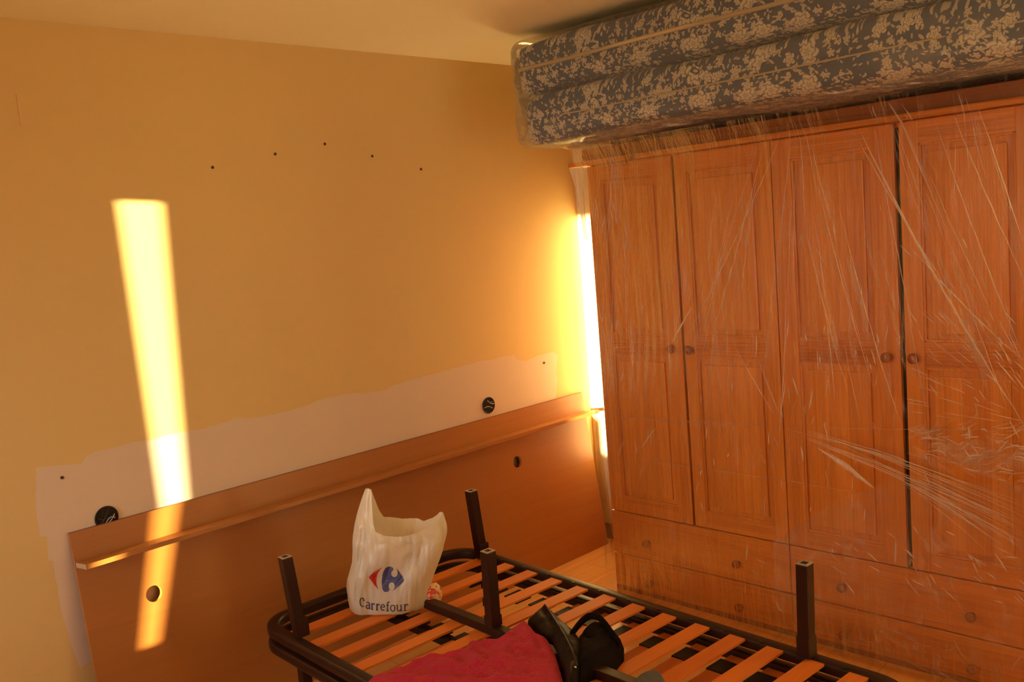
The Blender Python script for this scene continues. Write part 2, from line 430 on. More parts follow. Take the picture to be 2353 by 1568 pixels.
# left wall with the window the low sun comes through: unseen panels are shaped to leave two gaps for its strips
WY0, WY1, WZ0, WZ1 = .78, 2.12, .42, 1.992
b = bmesh.new()
box(b, (XL-.1, YN, 0), (XL, WY0, ZC)); box(b, (XL-.1, WY1, 0), (XL, YB, ZC))
box(b, (XL-.1, WY0, 0), (XL, WY1, WZ0)); box(b, (XL-.1, WY0, WZ1), (XL, WY1, ZC))
struct('wall_left', b, M['wall'])
def sun_mask(quad):  # unseen panel, shaped only to block the sun
    bb = bmesh.new(); vs = []
    for x in (XL-.02, XL):
        vs.append([bb.verts.new((x, y, z)) for y, z in quad])
    n = len(quad)
    bb.faces.new(vs[0]); bb.faces.new(vs[1][::-1])
    for i in range(n): bb.faces.new((vs[0][i], vs[0][(i+1) % n], vs[1][(i+1) % n], vs[1][i]))
    return bb
def ysun(X, Y): return Y - (X-XL)/2.4
s1t = (ysun(1.398, YB), ysun(1.241, YB)); s1b = (ysun(1.350, YB), ysun(1.275, YB)+.004)
cbase = plain('sun_mask_paint', (.5, .4, .25), .6)
win1 = struct('window_1', sun_mask([(WY0, WZ0), (WY0+.075, WZ0), (WY0+.075, WZ1), (WY0, WZ1)]), cbase)
for nm, q in (('sun_mask_panel', [(1.112, WZ0), (s1b[0]+.006, WZ0), (s1t[0], WZ1), (1.088, WZ1), (1.088, 1.0), (1.03, .96), (1.03, .79), (1.112, .79)]),
              ('sun_mask_panel', [(s1b[1], WZ0), (WY1, WZ0), (WY1, WZ1), (s1t[1], WZ1)]),
              ('sun_mask_panel', [(s1b[0]-.02, WZ0), (s1b[1]+.02, WZ0), (s1b[1]+.02, .515), (s1b[0]-.02, .515)]),
              ('sun_mask_panel', [(WY0+.075, WZ0), (1.112, WZ0), (1.112, .79), (WY0+.075, .79)])):
    struct(nm, sun_mask(q), cbase, win1)
# baseboards
b = bmesh.new(); box(b, (XL, YB-.013, 0), (XR, YB, .075), .003); struct('baseboard_back', b, M['base_dk'])
b = bmesh.new(); box(b, (XR-.013, YN, 0), (XR, YB-.014, .075), .003); struct('baseboard_right', b, M['base_dk'])
b = bmesh.new(); box(b, (XL, YN, 0), (XL+.013, YB-.014, .075), .003); struct('baseboard_left', b, M['base_dk'])

# bare plaster patch where a headboard used to hang
PATCH = [(82,1074),(110,1070),(151,1069),(170,1067),(188,1065),(195,1055),(201,1047),(220,1040),(243,1033),(290,1020),(348,1010),(390,999),(430,992),(470,985),(522,970),(540,960),(570,963),(595,960),(640,950),(700,935),(740,918),(790,906),(850,903),(885,898),(905,884),(950,872),(1000,858),(1050,845),(1100,832),(1150,822),(1182,815),(1186,827),(1208,831),(1225,823),(1240,817),(1258,812),(1271,808),(1281,818),(1278,859),(1281,871),(1276,930),(1276,1000),(700,1200),(330,1400),(260,1568),(215,1518),(183,1537),(172,1505),(160,1473),(150,1440),(142,1413),(140,1395),(137,1376),(128,1330),(120,1292),(112,1290),(109,1262),(106,1235),(92,1232),(89,1212),(81,1170),(83,1120)]
pw = [on(x, y, 1, YB) for x, y in PATCH]; P2 = []
for i, p in enumerate(pw):
    q = pw[(i+1) % len(pw)]; L = (q-p).length; k = max(1, int(L/.02)) if L < .2 else 1
    for j in range(k):
        s = p.lerp(q, j/k); P2.append((s.x+random.uniform(-.002, .002), s.z+random.uniform(-.0025, .0025)))
b = bmesh.new(); fill_poly(b, P2, lambda u, v: Vector((u, YB-.0008, v)))
patch = struct('bare_plaster_patch', b, M['plaster'], wall_back)
cut(patch, []) 
# cut the patch around the box holes: delete faces is awkward, so the boxes carry a rim in front

for i, (x, z) in enumerate(HOLES):
    lab = ('round electrical box with loose wires in bare plaster near the wardrobe corner', 'round electrical box with loose wires half hidden behind the left end of the headboard')[i]
    t = thing('electrical_box', (x, YB, z), lab, 'electrical box', 'open electrical boxes in the back wall')
    b = bmesh.new(); cyl(b, (x, YB-.0016, z), (0, 1, 0), .0352, .001, 40); link('recess_shade', b, M['hollow_shade'], t)  # flat dark disc paints the shade of the open box
    b = bmesh.new(); sweep(b, [Vector((x+.036*math.cos(R(a)), YB-.003, z+.036*math.sin(R(a)))) for a in range(0, 360, 10)], circ(.0025, 6), True, Vector((0, 1, 0)))
    link('rim', b, M['blackp'], t, True)
    for k in range(4):
        random.seed(30+i*7+k); pts = []
        a0 = random.uniform(0, 6.28); a1 = a0+random.uniform(1.5, 4)
        A = Vector((math.cos(a0), 0, math.sin(a0)))*.03; B = Vector((math.cos(a1), 0, math.sin(a1)))*.026; mid = Vector((random.uniform(-.02, .02), -.012, random.uniform(-.02, .02)))
        for j in range(15):
            s = j/14; p = A*(1-s)**2+mid*2*s*(1-s)+B*s*s; pts.append(Vector((x, YB-.006, z))+p)
        b = bmesh.new(); sweep(b, pts, circ(.0018, 6), upv=Vector((.01, 1, .01))); link('wire', b, M['white_wire'] if k < 2 else M['dark_wire'], t, True)
for i, (px, py) in enumerate([(488, 385), (632, 354), (746, 331), (855, 359), (967, 389), (142, 1098), (1250, 834)]):
    p = on(px, py, 1, YB); lab = ['leftmost of the five small dark wall plugs high on the ochre wall', 'second from the left of the five small wall plugs on the ochre wall', 'topmost small dark wall plug on the ochre wall', 'second from the right of the five small wall plugs on the ochre wall', 'rightmost of the five small dark wall plugs high on the ochre wall', 'small wall plug in bare plaster above the left end of the headboard', 'small wall plug in bare plaster above the right end of the headboard'][i]
    b = bmesh.new(); lathe(b, p, (0, -1, 0), [(.0055, .0), (.0055, .003), (.003, .004), (.0026, .001)], 12)
    o = link('wall_plug', b, M['screw'], None, True); 
    o.data.transform(Matrix.Translation(-p)); o.location = p
    tag(o, lab, 'wall plug', 'wall plugs left in the back wall')
# painted-over cover plate
c0 = on(36, 216, 1, YB); c1 = on(125, 292, 1, YB)
b = bmesh.new(); box(b, (c0.x+.0, YB-.0025, c1.z), (c1.x, YB, c0.z), .001)
tag(link('cover_plate', b, M['wall']), 'square blank cover plate painted like the wall near the upper left corner', 'cover plate')

# ------------------------------------------------------------------ headboard leaning on the wall
HX0, HX1 = .941, 3.421
hb = thing('headboard', ((HX0+HX1)/2, 2.95, 0), 'long cherry laminate headboard with narrow shelf leaning on the back wall', 'headboard')
y0h, y1h, hz = 2.930, 3.030, .772
upd = Vector((0, y1h-y0h, hz)).normalized(); nrm = Vector((0, -upd.z, upd.y)); HL = (Vector((0, y1h, hz))-Vector((0, y0h, 0))).length
def H(x, s, o): return Vector((x, y0h, .0)) + upd*s + nrm*o     # s up the board, o out of its face
def hbox(bm, x0, x1, s0, s1, o0, o1, bev=.001, mi=0):
    vs = box(bm, (x0, o0, s0), (x1, o1, s1), bev, mi)
    for v in vs: v.co = H(v.co.x, v.co.z, v.co.y)
b = bmesh.new(); hbox(b, HX0, HX1, 0, HL, -.016, 0)
pn = link('panel', b, M['cherry'], hb)
hc = []
for px, py in ((354, 1365), (1189, 1062)):
    d = ray(px, py); n0 = H(0, 0, 0); tt = (n0-CAM).dot(nrm)/d.dot(nrm); c_ = CAM+d*tt
    bb = bmesh.new(); cyl(bb, c_, nrm, .027, .08, 40); hc.append(bb)
cut(pn, hc)
b = bmesh.new(); hbox(b, HX0-.0006, HX1+.0006, HL, HL+.0015, -.016, .0006, 0); link('edge_band', b, M['edge_dk'], hb)
b = bmesh.new(); hbox(b, HX0+.004, HX1+.0, .668, .684, .0005, .090, .002); sh = link('shelf', b, M['cherry'], hb)
b = bmesh.new(); hbox(b, HX0+.0025, HX0+.0038, .668, .684, .001, .089, 0); e_ = link('cut_end', b, M['chip'], sh); e_['label'] = 'bare pale chipboard end of the shelf'

# ------------------------------------------------------------------ wardrobe
XF = 3.0; WY_L, WY_R, WTOP = 2.540, .835, 1.85
wd = thing('wardrobe', (3.25, 1.69, 0), 'orange pine wardrobe with four panelled doors and drawers below under clear plastic', 'wardrobe')
b = bmesh.new()
SEAM = 1.688
for ya, yb in ((SEAM+.0008, WY_L), (WY_R, SEAM-.0008)):
    box(b, (XF+.024, yb-.018, 0), (XR-.02, yb, WTOP)); box(b, (XF+.024, ya, 0), (XR-.02, ya+.018, WTOP))
    box(b, (XF+.03, ya+.018, .35), (XR-.02, yb-.018, .368)); box(b, (XF+.03, ya+.018, .012), (XR-.02, yb-.018, .03)); box(b, (XF+.024, ya+.018, WTOP-.02), (XR-.02, yb-.018, WTOP))
    box(b, (XR-.026, ya+.018, 0), (XR-.021, yb-.018, WTOP))
link('carcass', b, M['pine_v'], wd)
b = bmesh.new(); box(b, (XF+.025, WY_R+.02, .36), (XF+.028, WY_L-.02, WTOP-.02)); link('gap_shade_sheet', b, M['gap_shade'], wd)  # thin dark sheet paints the shade seen through the door gaps
# crown: thin moulding and the frieze board above it
b = bmesh.new(); box(b, (XF-.030, WY_R-.07, 1.846), (XR-.02, WY_L+.074, 1.866), .005); link('cornice', b, M['pine_h'], wd)
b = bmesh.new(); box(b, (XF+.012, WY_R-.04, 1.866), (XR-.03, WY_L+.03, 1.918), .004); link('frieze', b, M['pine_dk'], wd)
def knob(y, z, par, r=.0175):
    bb = bmesh.new(); lathe(bb, (XF-.0005, y, z), (-1, 0, 0), [(.008, -.002), (.008, .006), (.0075, .010), (r*.8, .014), (r, .021), (r*.96, .028), (r*.75, .033), (r*.35, .0355), (.001, .036)], 20)
    link('knob', bb, M['knob'], par, True)
def door(ya, yb, sl, sr, ky, z0=.362, z1=1.842):
    """ya > yb; sl / sr stile widths at the ya / yb side"""
    t0, t1 = XF, XF+.02
    bb = bmesh.new(); par = None
    box(bb, (t0, ya-sl, z0), (t1, ya, z1), .002); box(bb, (t0, yb, z0), (t1, yb+sr, z1), .002)
    d = link('door', bb, M['pine_v'], wd)
    for za, zb in ((z0, z0+.062), (1.052, 1.137), (z1-.072, z1)):
        bb = bmesh.new()
        if za > 1 and zb < 1.2:
            box(bb, (t0+.001, yb+sr, za), (t1, ya-sl, zb), .0015)
            for k in range(5):      # fluted mid rail
                zz = za+.012+k*.0125; sweep(bb, [Vector((t0+.001, ya-sl-.002, zz)), Vector((t0+.001, yb+sr+.002, zz))], circ(.0035, 6))
        else: box(bb, (t0+.0005, yb+sr, za), (t1, ya-sl, zb), .0015)
        link('rail', bb, M['pine_rail' if 1 < za < 1.2 else 'pine_h'], d)
    for za, zb in ((z0+.062, 1.052), (1.137, z1-.072)):
        bb = bmesh.new(); box(bb, (t0+.014, yb+sr, za), (t0+.0195, ya-sl, zb))
        box(bb, (t0+.005, yb+sr+.026, za+.026), (t0+.015, ya-sl-.028, zb-.028), .004)
        # bead round the opening
        for q in (((t0+.004, yb+sr, za), (t0+.012, ya-sl, za+.007)), ((t0+.004, yb+sr, zb-.007), (t0+.012, ya-sl, zb)), ((t0+.004, yb+sr, za), (t0+.012, yb+sr+.007, zb)), ((t0+.004, ya-sl-.007, za), (t0+.012, ya-sl, zb))):
            box(bb, *q, .002)
        link('door_panel', bb, M['pine_v'], d)
    knob(ky, 1.085, d)
door(2.538, 2.112, .070, .071, 2.154)
door(2.101, 1.690, .054, .054, 2.069)
door(1.686, 1.251, .072, .080, 1.290)
door(1.234, .838, .060, .055, 1.202)
for ya, yb, ks in ((2.538, 1.690, (2.344, 1.908)), (1.686, .838, (1.481, 1.045))):
    for za, zb, kz in ((.170, .357, .245), (.020, .165, .067)):
        bb = bmesh.new(); box(bb, (XF, yb, za), (XF+.02, ya, zb), .003); d = link('drawer_front', bb, M['pine_h'], wd)
        for k in ks: knob(k, kz, d, .0165)

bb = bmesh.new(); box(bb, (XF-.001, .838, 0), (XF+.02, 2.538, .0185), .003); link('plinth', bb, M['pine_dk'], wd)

# ------------------------------------------------------------------ mattresses on the wardrobe
def mattress(name, z0, z1, xf, yl, label, pz, seed):
    yr = yl-1.93; xb = 3.46
    t = thing(name, ((xf+xb)/2, (yl+yr)/2, z0), label, 'mattress', 'floral mattresses stacked on the wardrobe')
    def fn(P, n, u):
        q = Vector((P.x, P.y*1.3, P.z*2))*3+Vector((seed, 0, 0))
        s = noise.noise(q)*.010 + noise.noise(q*3)*.003
        P = P+n*s
        P.z -= .012*max(0, (u.y-.6)/.4)**2 * (1 if u.z < 0 else .3)
        if n.x < -.3: P.x += .012*math.cos(u.z*3.1)*0 - .010*(1-u.z*u.z)
        return P
    bb = bmesh.new(); soft_box(bb, (xf, yr, z0), (xb, yl, z1), .035, 30, fn)
    link('body', bb, M['floral'], t, True)
    for k, zz in enumerate(pz):
        bb = bmesh.new(); pts = []; r = .05
        for i in range(60):
            y = yl-.05-(yl-yr-.1)*i/59
            pts.append(Vector((xf-.013+noise.noise(Vector((y*3, zz, seed)))*.003, y, zz+noise.noise(Vector((y*2, seed, 1)))*.004)))
        arc = [Vector((xf-.013+.05-.05*math.cos(R(a)), yl-.05+.058*math.sin(R(a)), zz)) for a in range(90, 0, -15)]
        end = [Vector((xb-.1, yl+.008, zz))]
        sweep(bb, end+arc+pts, circ(.0075 if zz > 2.1 else .003, 8)); link('piping', bb, M['piping'], t, True)
MF = 2.64
mattress('mattress', 1.937, 2.120, MF+.012, 2.535, 'lower blue floral mattress resting on top of the pine wardrobe', (2.02,), 3.3)
mattress('mattress', 2.126, 2.315, MF, 2.545, 'upper blue floral mattress, topmost of the stack near the ceiling', (2.215,), 8.1)
# polythene wrapped round both
def fnw(P, n, u):
    q = Vector((P.x*1.2, P.y, P.z*2))*2.3
    s = noise.noise(q)*.012+noise.noise(Vector((P.x*8, P.y*3, P.z*22)))*.003
    fold = 0
    if u.z < -.2: s += .004*math.sin(P.y*90+P.x*30+4*noise.noise(q*3))*(1 if u.y > .55 else .3)
    P = P+n*s
    P.z -= .016*max(0, (u.y-.55)/.45)**2 * (1 if u.z < 0 else .3)
    return P
b = bmesh.new(); soft_box(b, (MF-.024, .58, 1.938-.008), (3.47, 2.575, 2.332), .05, 60, fnw)
wr = link('plastic_wrap', b, M['wrap'], None, True)
tag(wr, 'clear milky plastic wrapped around the two stacked floral mattresses', 'plastic wrap')
# loose flap at the far end
b = bmesh.new(); prev = None
for i in range(15):
    s = i/14; z = 2.27-.22*s
    y = 2.58+.022*math.sin(s*math.pi)**.6 + .012*(s < .55) + .004*math.sin(s*20)
    row = [b.verts.new((MF+.015+.09*k, y-.0+(.012 if k else -.03), z+.004*k)) for k in range(3)]
    if prev:
        for k in range(2): b.faces.new((prev[k], prev[k+1], row[k+1], row[k]))
    prev = row
link('loose_flap', b, M['film_milky'], wr, True)

# ------------------------------------------------------------------ clear plastic sheet over the wardrobe front
XS = 2.962
def sheet_x(y, z):
    q = Vector((0, y*5, z*1.6)); s = noise.noise(q)*.010+noise.noise(q*3.1)*.0045
    s += .0022*math.sin(y*150+6*noise.noise(Vector((1, y*4, z*2))))*max(0, min(1, (1.75-z)*2))*max(0, noise.noise(Vector((4, y*3, z*1.2)))+.3)
    return XS-.012+s*.8-max(0, z-1.83)*.5
b = bmesh.new(); NY, NZ = 230, 180; rows = []
for j in range(NZ+1):
    z = 1.925-1.91*j/NZ; row = []
    for i in range(NY+1):
        y = 2.552-(2.552-.70)*i/NY
        row.append(b.verts.new((sheet_x(y, z), y, z)))
    rows.append(row)
for j in range(NZ):
    for i in range(NY): b.faces.new((rows[j][i], rows[j][i+1], rows[j+1][i+1], rows[j+1][i]))
def fold(A, B, wd_=.004, bow=0, mi=1, h=.0013, lift=.0015, wig=.0015):
    """a tapered crease ridge between two points (y, z) of the sheet"""
    A = Vector((0, *A)); B = Vector((0, *B)); ZT = 1.90
    if A.z > ZT and B.z > ZT: return
    if A.z > ZT: A = B.lerp(A, (ZT-B.z)/(A.z-B.z))
    if B.z > ZT: B = A.lerp(B, (ZT-A.z)/(B.z-A.z))
    L = (B-A).length; t = (B-A).normalized(); s = Vector((0, -t.z, t.y))
    n = max(5, int(L/.012)); pr = None; ph = random.uniform(0, 9)
    for i in range(n+1):
        u = i/n; w_ = wd_*(math.sin(math.pi*u)**.7+.05)*(.8+.4*noise.noise(Vector((ph, u*L*40, 0))))
        p = A.lerp(B, u)+s*(bow*math.sin(math.pi*u)+wig*noise.noise(Vector((u*L*18, ph, 2))))
        x = sheet_x(p.y, p.z)-lift
        row = [b.verts.new((x, *(p+s*w_/2)[1:])), b.verts.new((x-h*(.4+math.sin(math.pi*u)), *p[1:])), b.verts.new((x, *(p-s*w_/2)[1:]))]
        if pr:
            for k in range(2):
                f = b.faces.new((pr[k], pr[k+1], row[k+1], row[k])); f.material_index = mi; f.smooth = False
        pr = row
def pf(x, y): p = on(x, y, 0, XS-.012); return (p.y, p.z)
def PF(x0, y0, x1, y1, w_=3, bow=0, mi=1): fold(pf(x0, y0), pf(x1, y1), w_/750, bow/750, mi)
random.seed(11)
# long strong creases seen on the film
for a in [(1975, 300, 2353, 975, 7, 12), (1960, 300, 2200, 700, 3, 6), (1755, 330, 1640, 760, 2.5, -6), (1800, 300, 1570, 790, 3, -10), (1740, 340, 1600, 780, 2, 0),
          (1590, 705, 1545, 790, 7, 0), (1565, 700, 1548, 795, 3, 0), (1850, 520, 1950, 900, 3, 5), (1880, 430, 2010, 900, 3, 5), (1930, 480, 2075, 990, 3, 8),
          (2010, 300, 2100, 760, 2.5, 4), (2150, 280, 2353, 820, 3, 6), (2190, 260, 2353, 640, 3, 3), (2250, 250, 2353, 560, 3, 0), (2085, 560, 2353, 830, 4, 8),
          (1690, 800, 1780, 955, 3, 0), (1740, 820, 1790, 950, 3, 0), (1805, 880, 1795, 955, 3, 0), (1350, 560, 1410, 900, 2, -5)]: PF(*a)
for k in range(16):          # bundle sweeping down to the right
    o = k*5.5; PF(1800+random.uniform(-5, 60)+k*4, 985+k*2, 2353, 1150+o*1.35+random.uniform(-4, 4), random.uniform(1.6, 3.4), -10+random.uniform(-4, 4), 1 if k % 3 else 2)
for k in range(14): PF(2060+random.uniform(0, 60), 1085+k*3, 2353+random.uniform(-100, 0), 1190+k*6, random.uniform(1.5, 3), -5)
PF(1880, 1030, 2010, 1125, 13, -4); PF(1905, 1040, 1990, 1105, 6, -3)
for k in range(9): PF(1395+k*40, 962+k*2+random.uniform(-2, 2), 1460+k*42, 962+k*3, 2.2, 0, 2)
PF(1390, 958, 1800, 975, 3, 3, 2); PF(1800, 975, 2353, 985, 3, 8, 2); PF(1400, 1050, 2080, 1150, 3, -6, 2)
# fans from the top edge
def fan(cx, cy, x0, x1, n, ya, yb, w_=(1, 2.6), mi=None):
    for _ in range(int(n*.6)):
        tx = random.uniform(x0, x1); y1_ = random.uniform(ya, yb); s0 = random.uniform(.0, .75)
        ex = cx+(tx-cx)*1; xa = cx+(ex-cx)*s0; y_a = cy+(y1_-cy)*s0; L = random.uniform(.15, .5)
        xb = xa+(ex-cx)*L; y_b = y_a+(y1_-cy)*L
        if xb > 2420: continue
        PF(xa, y_a, xb, y_b, random.uniform(*w_), random.uniform(-5, 5), mi or random.choice((1, 2, 2)))
fan(1770, 120, 1560, 1700, 26, 700, 1000); fan(1830, 200, 1730, 2080, 60, 900, 1050); fan(1980, 60, 2080, 2420, 60, 800, 1100); fan(1420, 150, 1365, 1460, 30, 650, 950)
fan(2200, 100, 2150, 2380, 36, 600, 900)
for _ in range(230):        # short flecks, glints painted as milky creases
    x = random.choice((random.uniform(1380, 1800), random.uniform(1780, 2060), random.uniform(2060, 2350))); y = random.gauss(880, 190)
    if y < 420 or y > 1500: continue
    L = random.uniform(12, 55); a = R(random.gauss(8 if x < 1700 else (-6 if x < 2060 else -30), 12))
    PF(x, y, x-L*math.sin(a), y+L*math.cos(a), random.choice((1.4, 2, 2.6, 3.4, 5)), random.uniform(-2, 2), random.choice((1, 2)))
for _ in range(70):         # pulled toward the right edge
    x = random.uniform(2080, 2340); y = random.uniform(700, 960); L = random.uniform(20, 80)
    v = Vector((2420-x, 985-y)).normalized(); PF(x, y, x+v.x*L, y+v.y*L, random.uniform(1.2, 2.6), 0, random.choice((1, 2)))
for _ in range(26):
    x = random.uniform(2085, 2330); y = random.uniform(985, 1040+(x-2080)*.3); a = random.gauss(.15, .3); L = random.uniform(60, 150)
    PF(x, y, x+L*math.cos(a), y+L*math.sin(a), random.uniform(14, 34), random.uniform(-6, 6), 3)
for _ in range(230):        # crumpled pocket
    x = random.uniform(2080, 2353); y = random.uniform(975, 1030+(x-2080)*.36); L = random.uniform(12, 60); a = random.gauss(-.1, .35)
    PF(x, y, x+L*math.cos(a), y+L*math.sin(a), random.choice((1.2, 1.8, 2.4, 4)), random.uniform(-5, 5), random.choice((1, 2, 2)))
for _ in range(70):         # lower right crumples
    x = random.uniform(1900, 2353); y = random.uniform(1180, 1340)+(x-1900)*.12; L = random.uniform(15, 60); a = random.gauss(.75, .3)
    PF(x, y, x+L*math.cos(a), y+L*math.sin(a), random.uniform(1.6, 5), 0, random.choice((1, 2)))
for _ in range(60):
    x = random.gauss(2050, 110); y = random.gauss(1470, 40); L = random.uniform(20, 90); a = random.gauss(1.35, .5)
    PF(x, y, x+L*math.cos(a), min(1570, y+L*math.sin(a)), random.uniform(2, 8), 5, 2)
for _ in range(40):
    x = random.uniform(1700, 1850); y = 1260+(x-1700)*.9+random.gauss(30, 25); L = random.uniform(10, 35); a = random.gauss(.8, .3)
    PF(x, y, x+L*math.cos(a), y+L*math.sin(a), random.uniform(2, 7), 0, 2)
for _ in range(46):         # wide soft milky patches
    x = random.choice((random.uniform(1580, 1700), random.uniform(1830, 2050), random.uniform(2150, 2353), random.uniform(1370, 1450))); y = random.uniform(400, 760); L = random.uniform(60, 190)
    k = .1 if x < 1700 else (-.25 if x < 2060 else -.35)
    if x < 1460: k = -.05
    PF(x, y, x-k*L, y+L, random.uniform(6, 20), random.uniform(-6, 6), 3)
for _ in range(34):
    x = random.uniform(1355, 1440); y = random.uniform(450, 560); L = random.uniform(15, 50)
    PF(x, y, x+random.uniform(-8, 8), y+L, random.uniform(2, 5), 0, random.choice((1, 2)))
sheet = link('plastic_sheet', b, [M['film'], M['fold'], M['fold2'], M['film_soft']], None, False)
for p in sheet.data.polygons:
    if p.material_index == 0: p.use_smooth = True
tag(sheet, 'clear crinkled plastic sheet hanging down over the front of the pine wardrobe', 'plastic sheet')
# second layer of the film folded over low down on the right
b = bmesh.new(); rows = []
def ztop(y):
    p = max(0, min(1, (1.72-y)/.45)); return .70-.0*y + .015*math.sin(y*9) - (1-p)*.32
for j in range(61):
    row = []
    for i in range(81):
        y = 1.72-(1.72-.70)*i/80; zt = ztop(y); z = zt*(1-j/60)+.02*j/60
        row.append(b.verts.new((sheet_x(y, z)-.009-.004*noise.noise(Vector((y*9, z*7, 3))), y, z)))
    rows.append(row)
for j in range(60):
    for i in range(80): b.faces.new((rows[j][i], rows[j][i+1], rows[j+1][i+1], rows[j+1][i]))
link('folded_layer', b, M['film2'], sheet, True)
# taut film corner at the wardrobe's far end, its bright lighting painted milky
b = bmesh.new(); n = 10; rows = []
for i in range(n+1):
    u = i/n; z = 1.844-.30*u; yo = 2.612-.062*u**.8
    rows.append([b.verts.new((2.972+.01*k/4+.003*math.sin(k*2+u*5), yo+(2.546-yo)*k/4, z)) for k in range(5)])
for i in range(n):
    for k in range(4): b.faces.new((rows[i][k], rows[i][k+1], rows[i+1][k+1], rows[i+1][k]))
cf = link('taut_corner', b, M['film_milky'], sheet, True); cf['label'] = 'taut corner of the sheet with its bright lighting painted milky'

# ------------------------------------------------------------------ slatted bed bases, stacked
TH = .045
BO = Vector((1.40, 2.80, 0)); EX = Vector((math.cos(TH), -math.sin(TH), 0)); EL = Vector((-math.sin(TH), -math.cos(TH), 0))
def BP(w_, l, z): return BO+EX*w_+EL*l+Vector((0, 0, z))
BW, BLN = .940, 1.83
def ring_pts(z, ins=0, r=.105):
    x0, x1, l0, l1 = .050+ins, BW-ins, -.03+ins, BLN-ins; o = []
    for cx, cy, a0 in ((x1-r, l1-r, 0), (x0+r, l1-r, 90), (x0+r, l0+r, 180), (x1-r, l0+r, 270)):
        for k in range(9):
            a = R(a0+k*90/8); o.append(BP(cx+r*math.cos(a), cy+r*math.sin(a), z))
    # refine straights
    out = []
    for i, p in enumerate(o):
        q = o[(i+1) % len(o)]; n_ = max(1, int((q-p).length/.15))
        for j in range(n_): out.append(p.lerp(q, j/n_))
    return out
def bbox(bm, w0, w1, l0, l1, z0, z1, bev=.002, mi=0):
    vs = box(bm, (w0, l0, z0), (w1, l1, z1), bev, mi)
    for v in vs: v.co = BP(v.co.x, v.co.y, v.co.z)
def slat_bm(l, z, sag, w0, w1, hw=.027):
    bm = bmesh.new(); pr = None; n = 14
    for i in range(n+1):
        u = i/n; zz = z+sag*math.sin(math.pi*u); ww = w0+(w1-w0)*u
        row = [bm.verts.new(BP(ww, l+a, zz+c)) for a, c in ((-hw, 0), (-hw, .007), (hw, .007), (hw, 0))]
        if pr:
            for k in range(4): bm.faces.new((pr[k], pr[(k+1) % 4], row[(k+1) % 4], row[k]))
        else: bm.faces.new(row[::-1])
        pr = row
    bm.faces.new(pr); return bm
SL = [.155+.1275*k for k in range(13)]
tub = rrect(.042, .036, .009)
# lower base, standing on its legs
lo = thing('slatted_bed_base', BP(.48, .9, 0), 'lower dark steel slatted bed base standing on its legs under the upturned one', 'bed base', 'stacked slatted bed bases')
ZL = .278
b = bmesh.new(); sweep(b, ring_pts(ZL), tub, True); link('frame', b, M['steel'], lo, True)
def rep(first, pts):
    """copies of a part at new parent-space offsets"""
    for d in pts:
        c = first.copy(); c.location = first.location+d; C.objects.link(c); c.parent = first.parent
s0 = link('slat', slat_bm(SL[0], ZL-.006, .003, .06, BW-.02), M['slat'], lo); rep(s0, [EL*(l-SL[0]) for l in SL[1:]])
for ww in (.055, .80):
    b = bmesh.new(); bbox(b, ww, ww+.055 if ww < .5 else ww+.075, SL[0]-.032, SL[0]+.032, ZL-.012, ZL+.006); h0 = link('slat_holder', b, M['blackp'], lo); rep(h0, [EL*(l-SL[0]) for l in SL[1:]])
b = bmesh.new(); bbox(b, .465, .495, 0, BLN-.02, ZL-.045, ZL-.013); link('centre_beam', b, M['steel'], lo)
b = bmesh.new(); bbox(b, .452, .508, SL[0]-.032, SL[0]+.032, ZL-.012, ZL+.010); h0 = link('slat_holder', b, M['blackp'], lo); rep(h0, [EL*(l-SL[0]) for l in SL[1:]])
for ww, ll in ((.07, .20), (.90, .16), (.48, .70), (.07, 1.66), (.925, 1.53)):
    b = bmesh.new(); bbox(b, ww-.017, ww+.017, ll-.017, ll+.017, 0, ZL-.02, .003); link('leg', b, M['steel'], lo)
# upper base, upside down, legs in the air
hi = thing('slatted_bed_base', BP(.48, .9, .31), 'upturned dark steel slatted bed base with its legs pointing up', 'bed base', 'stacked slatted bed bases')
ZU = .332
b = bmesh.new(); sweep(b, ring_pts(ZU), tub, True); link('frame', b, M['steel'], hi, True)
s0 = link('slat', slat_bm(SL[0], ZU+.006, .002, .06, BW-.015), M['slat'], hi); rep(s0, [EL*(l-SL[0]) for l in SL[1:]])
b = bmesh.new(); bbox(b, .458, .494, .02, BLN-.02, ZU+.017, ZU+.045, .004); link('centre_beam', b, M['steel'], hi)
for i, (ww, ll, tw, tl) in enumerate(((.072, .201, -.018, -.012), (.897, .149, -.014, -.014), (.476, .700, .0, .006), (.075, 1.66, 0, 0), (.925, 1.528, .004, .004))):
    b = bmesh.new(); vs = box(b, (ww-.018, ll-.018, ZU+(.045 if i == 2 else .018)), (ww+.018, ll+.018, .620), .003)
    for v in vs:
        k = max(0, (v.co.z-ZU)/.28); v.co = BP(v.co.x+tw*k, v.co.y+tl*k, v.co.z)
    lg = link('leg', b, M['steel'], hi)
    b = bmesh.new(); vs = box(b, (ww-.017, ll-.017, .6201), (ww+.017, ll+.017, .6222)) + box(b, (ww-.009, ll-.009, .6223), (ww+.009, ll+.009, .6226), 0, 1)
    for v in set(vs):
        k = 1.03; v.co = BP(v.co.x+tw*k, v.co.y+tl*k, v.co.z)
    link('tube_end', b, [M['steel_tip'], M['hollow_shade']], lg)  # dark inner square paints the shade in the hollow tube
    b = bmesh.new(); bbox(b, ww-.0195, ww+.0225, ll-.0195, ll+.0195, ZU+(.045 if i == 2 else .0185), ZU+.078); link('bracket', b, M['steel'], lg)
# bolts on the right rail
b = bmesh.new(); cyl(b, BP(BW-.02, SL[0]-.045, ZU+.0195), (0, 0, 1), .0045, .004, 10); b0 = link('bolt', b, M['blackp'], hi); rep(b0, [EL*(l-SL[0]) for l in SL[1:]])

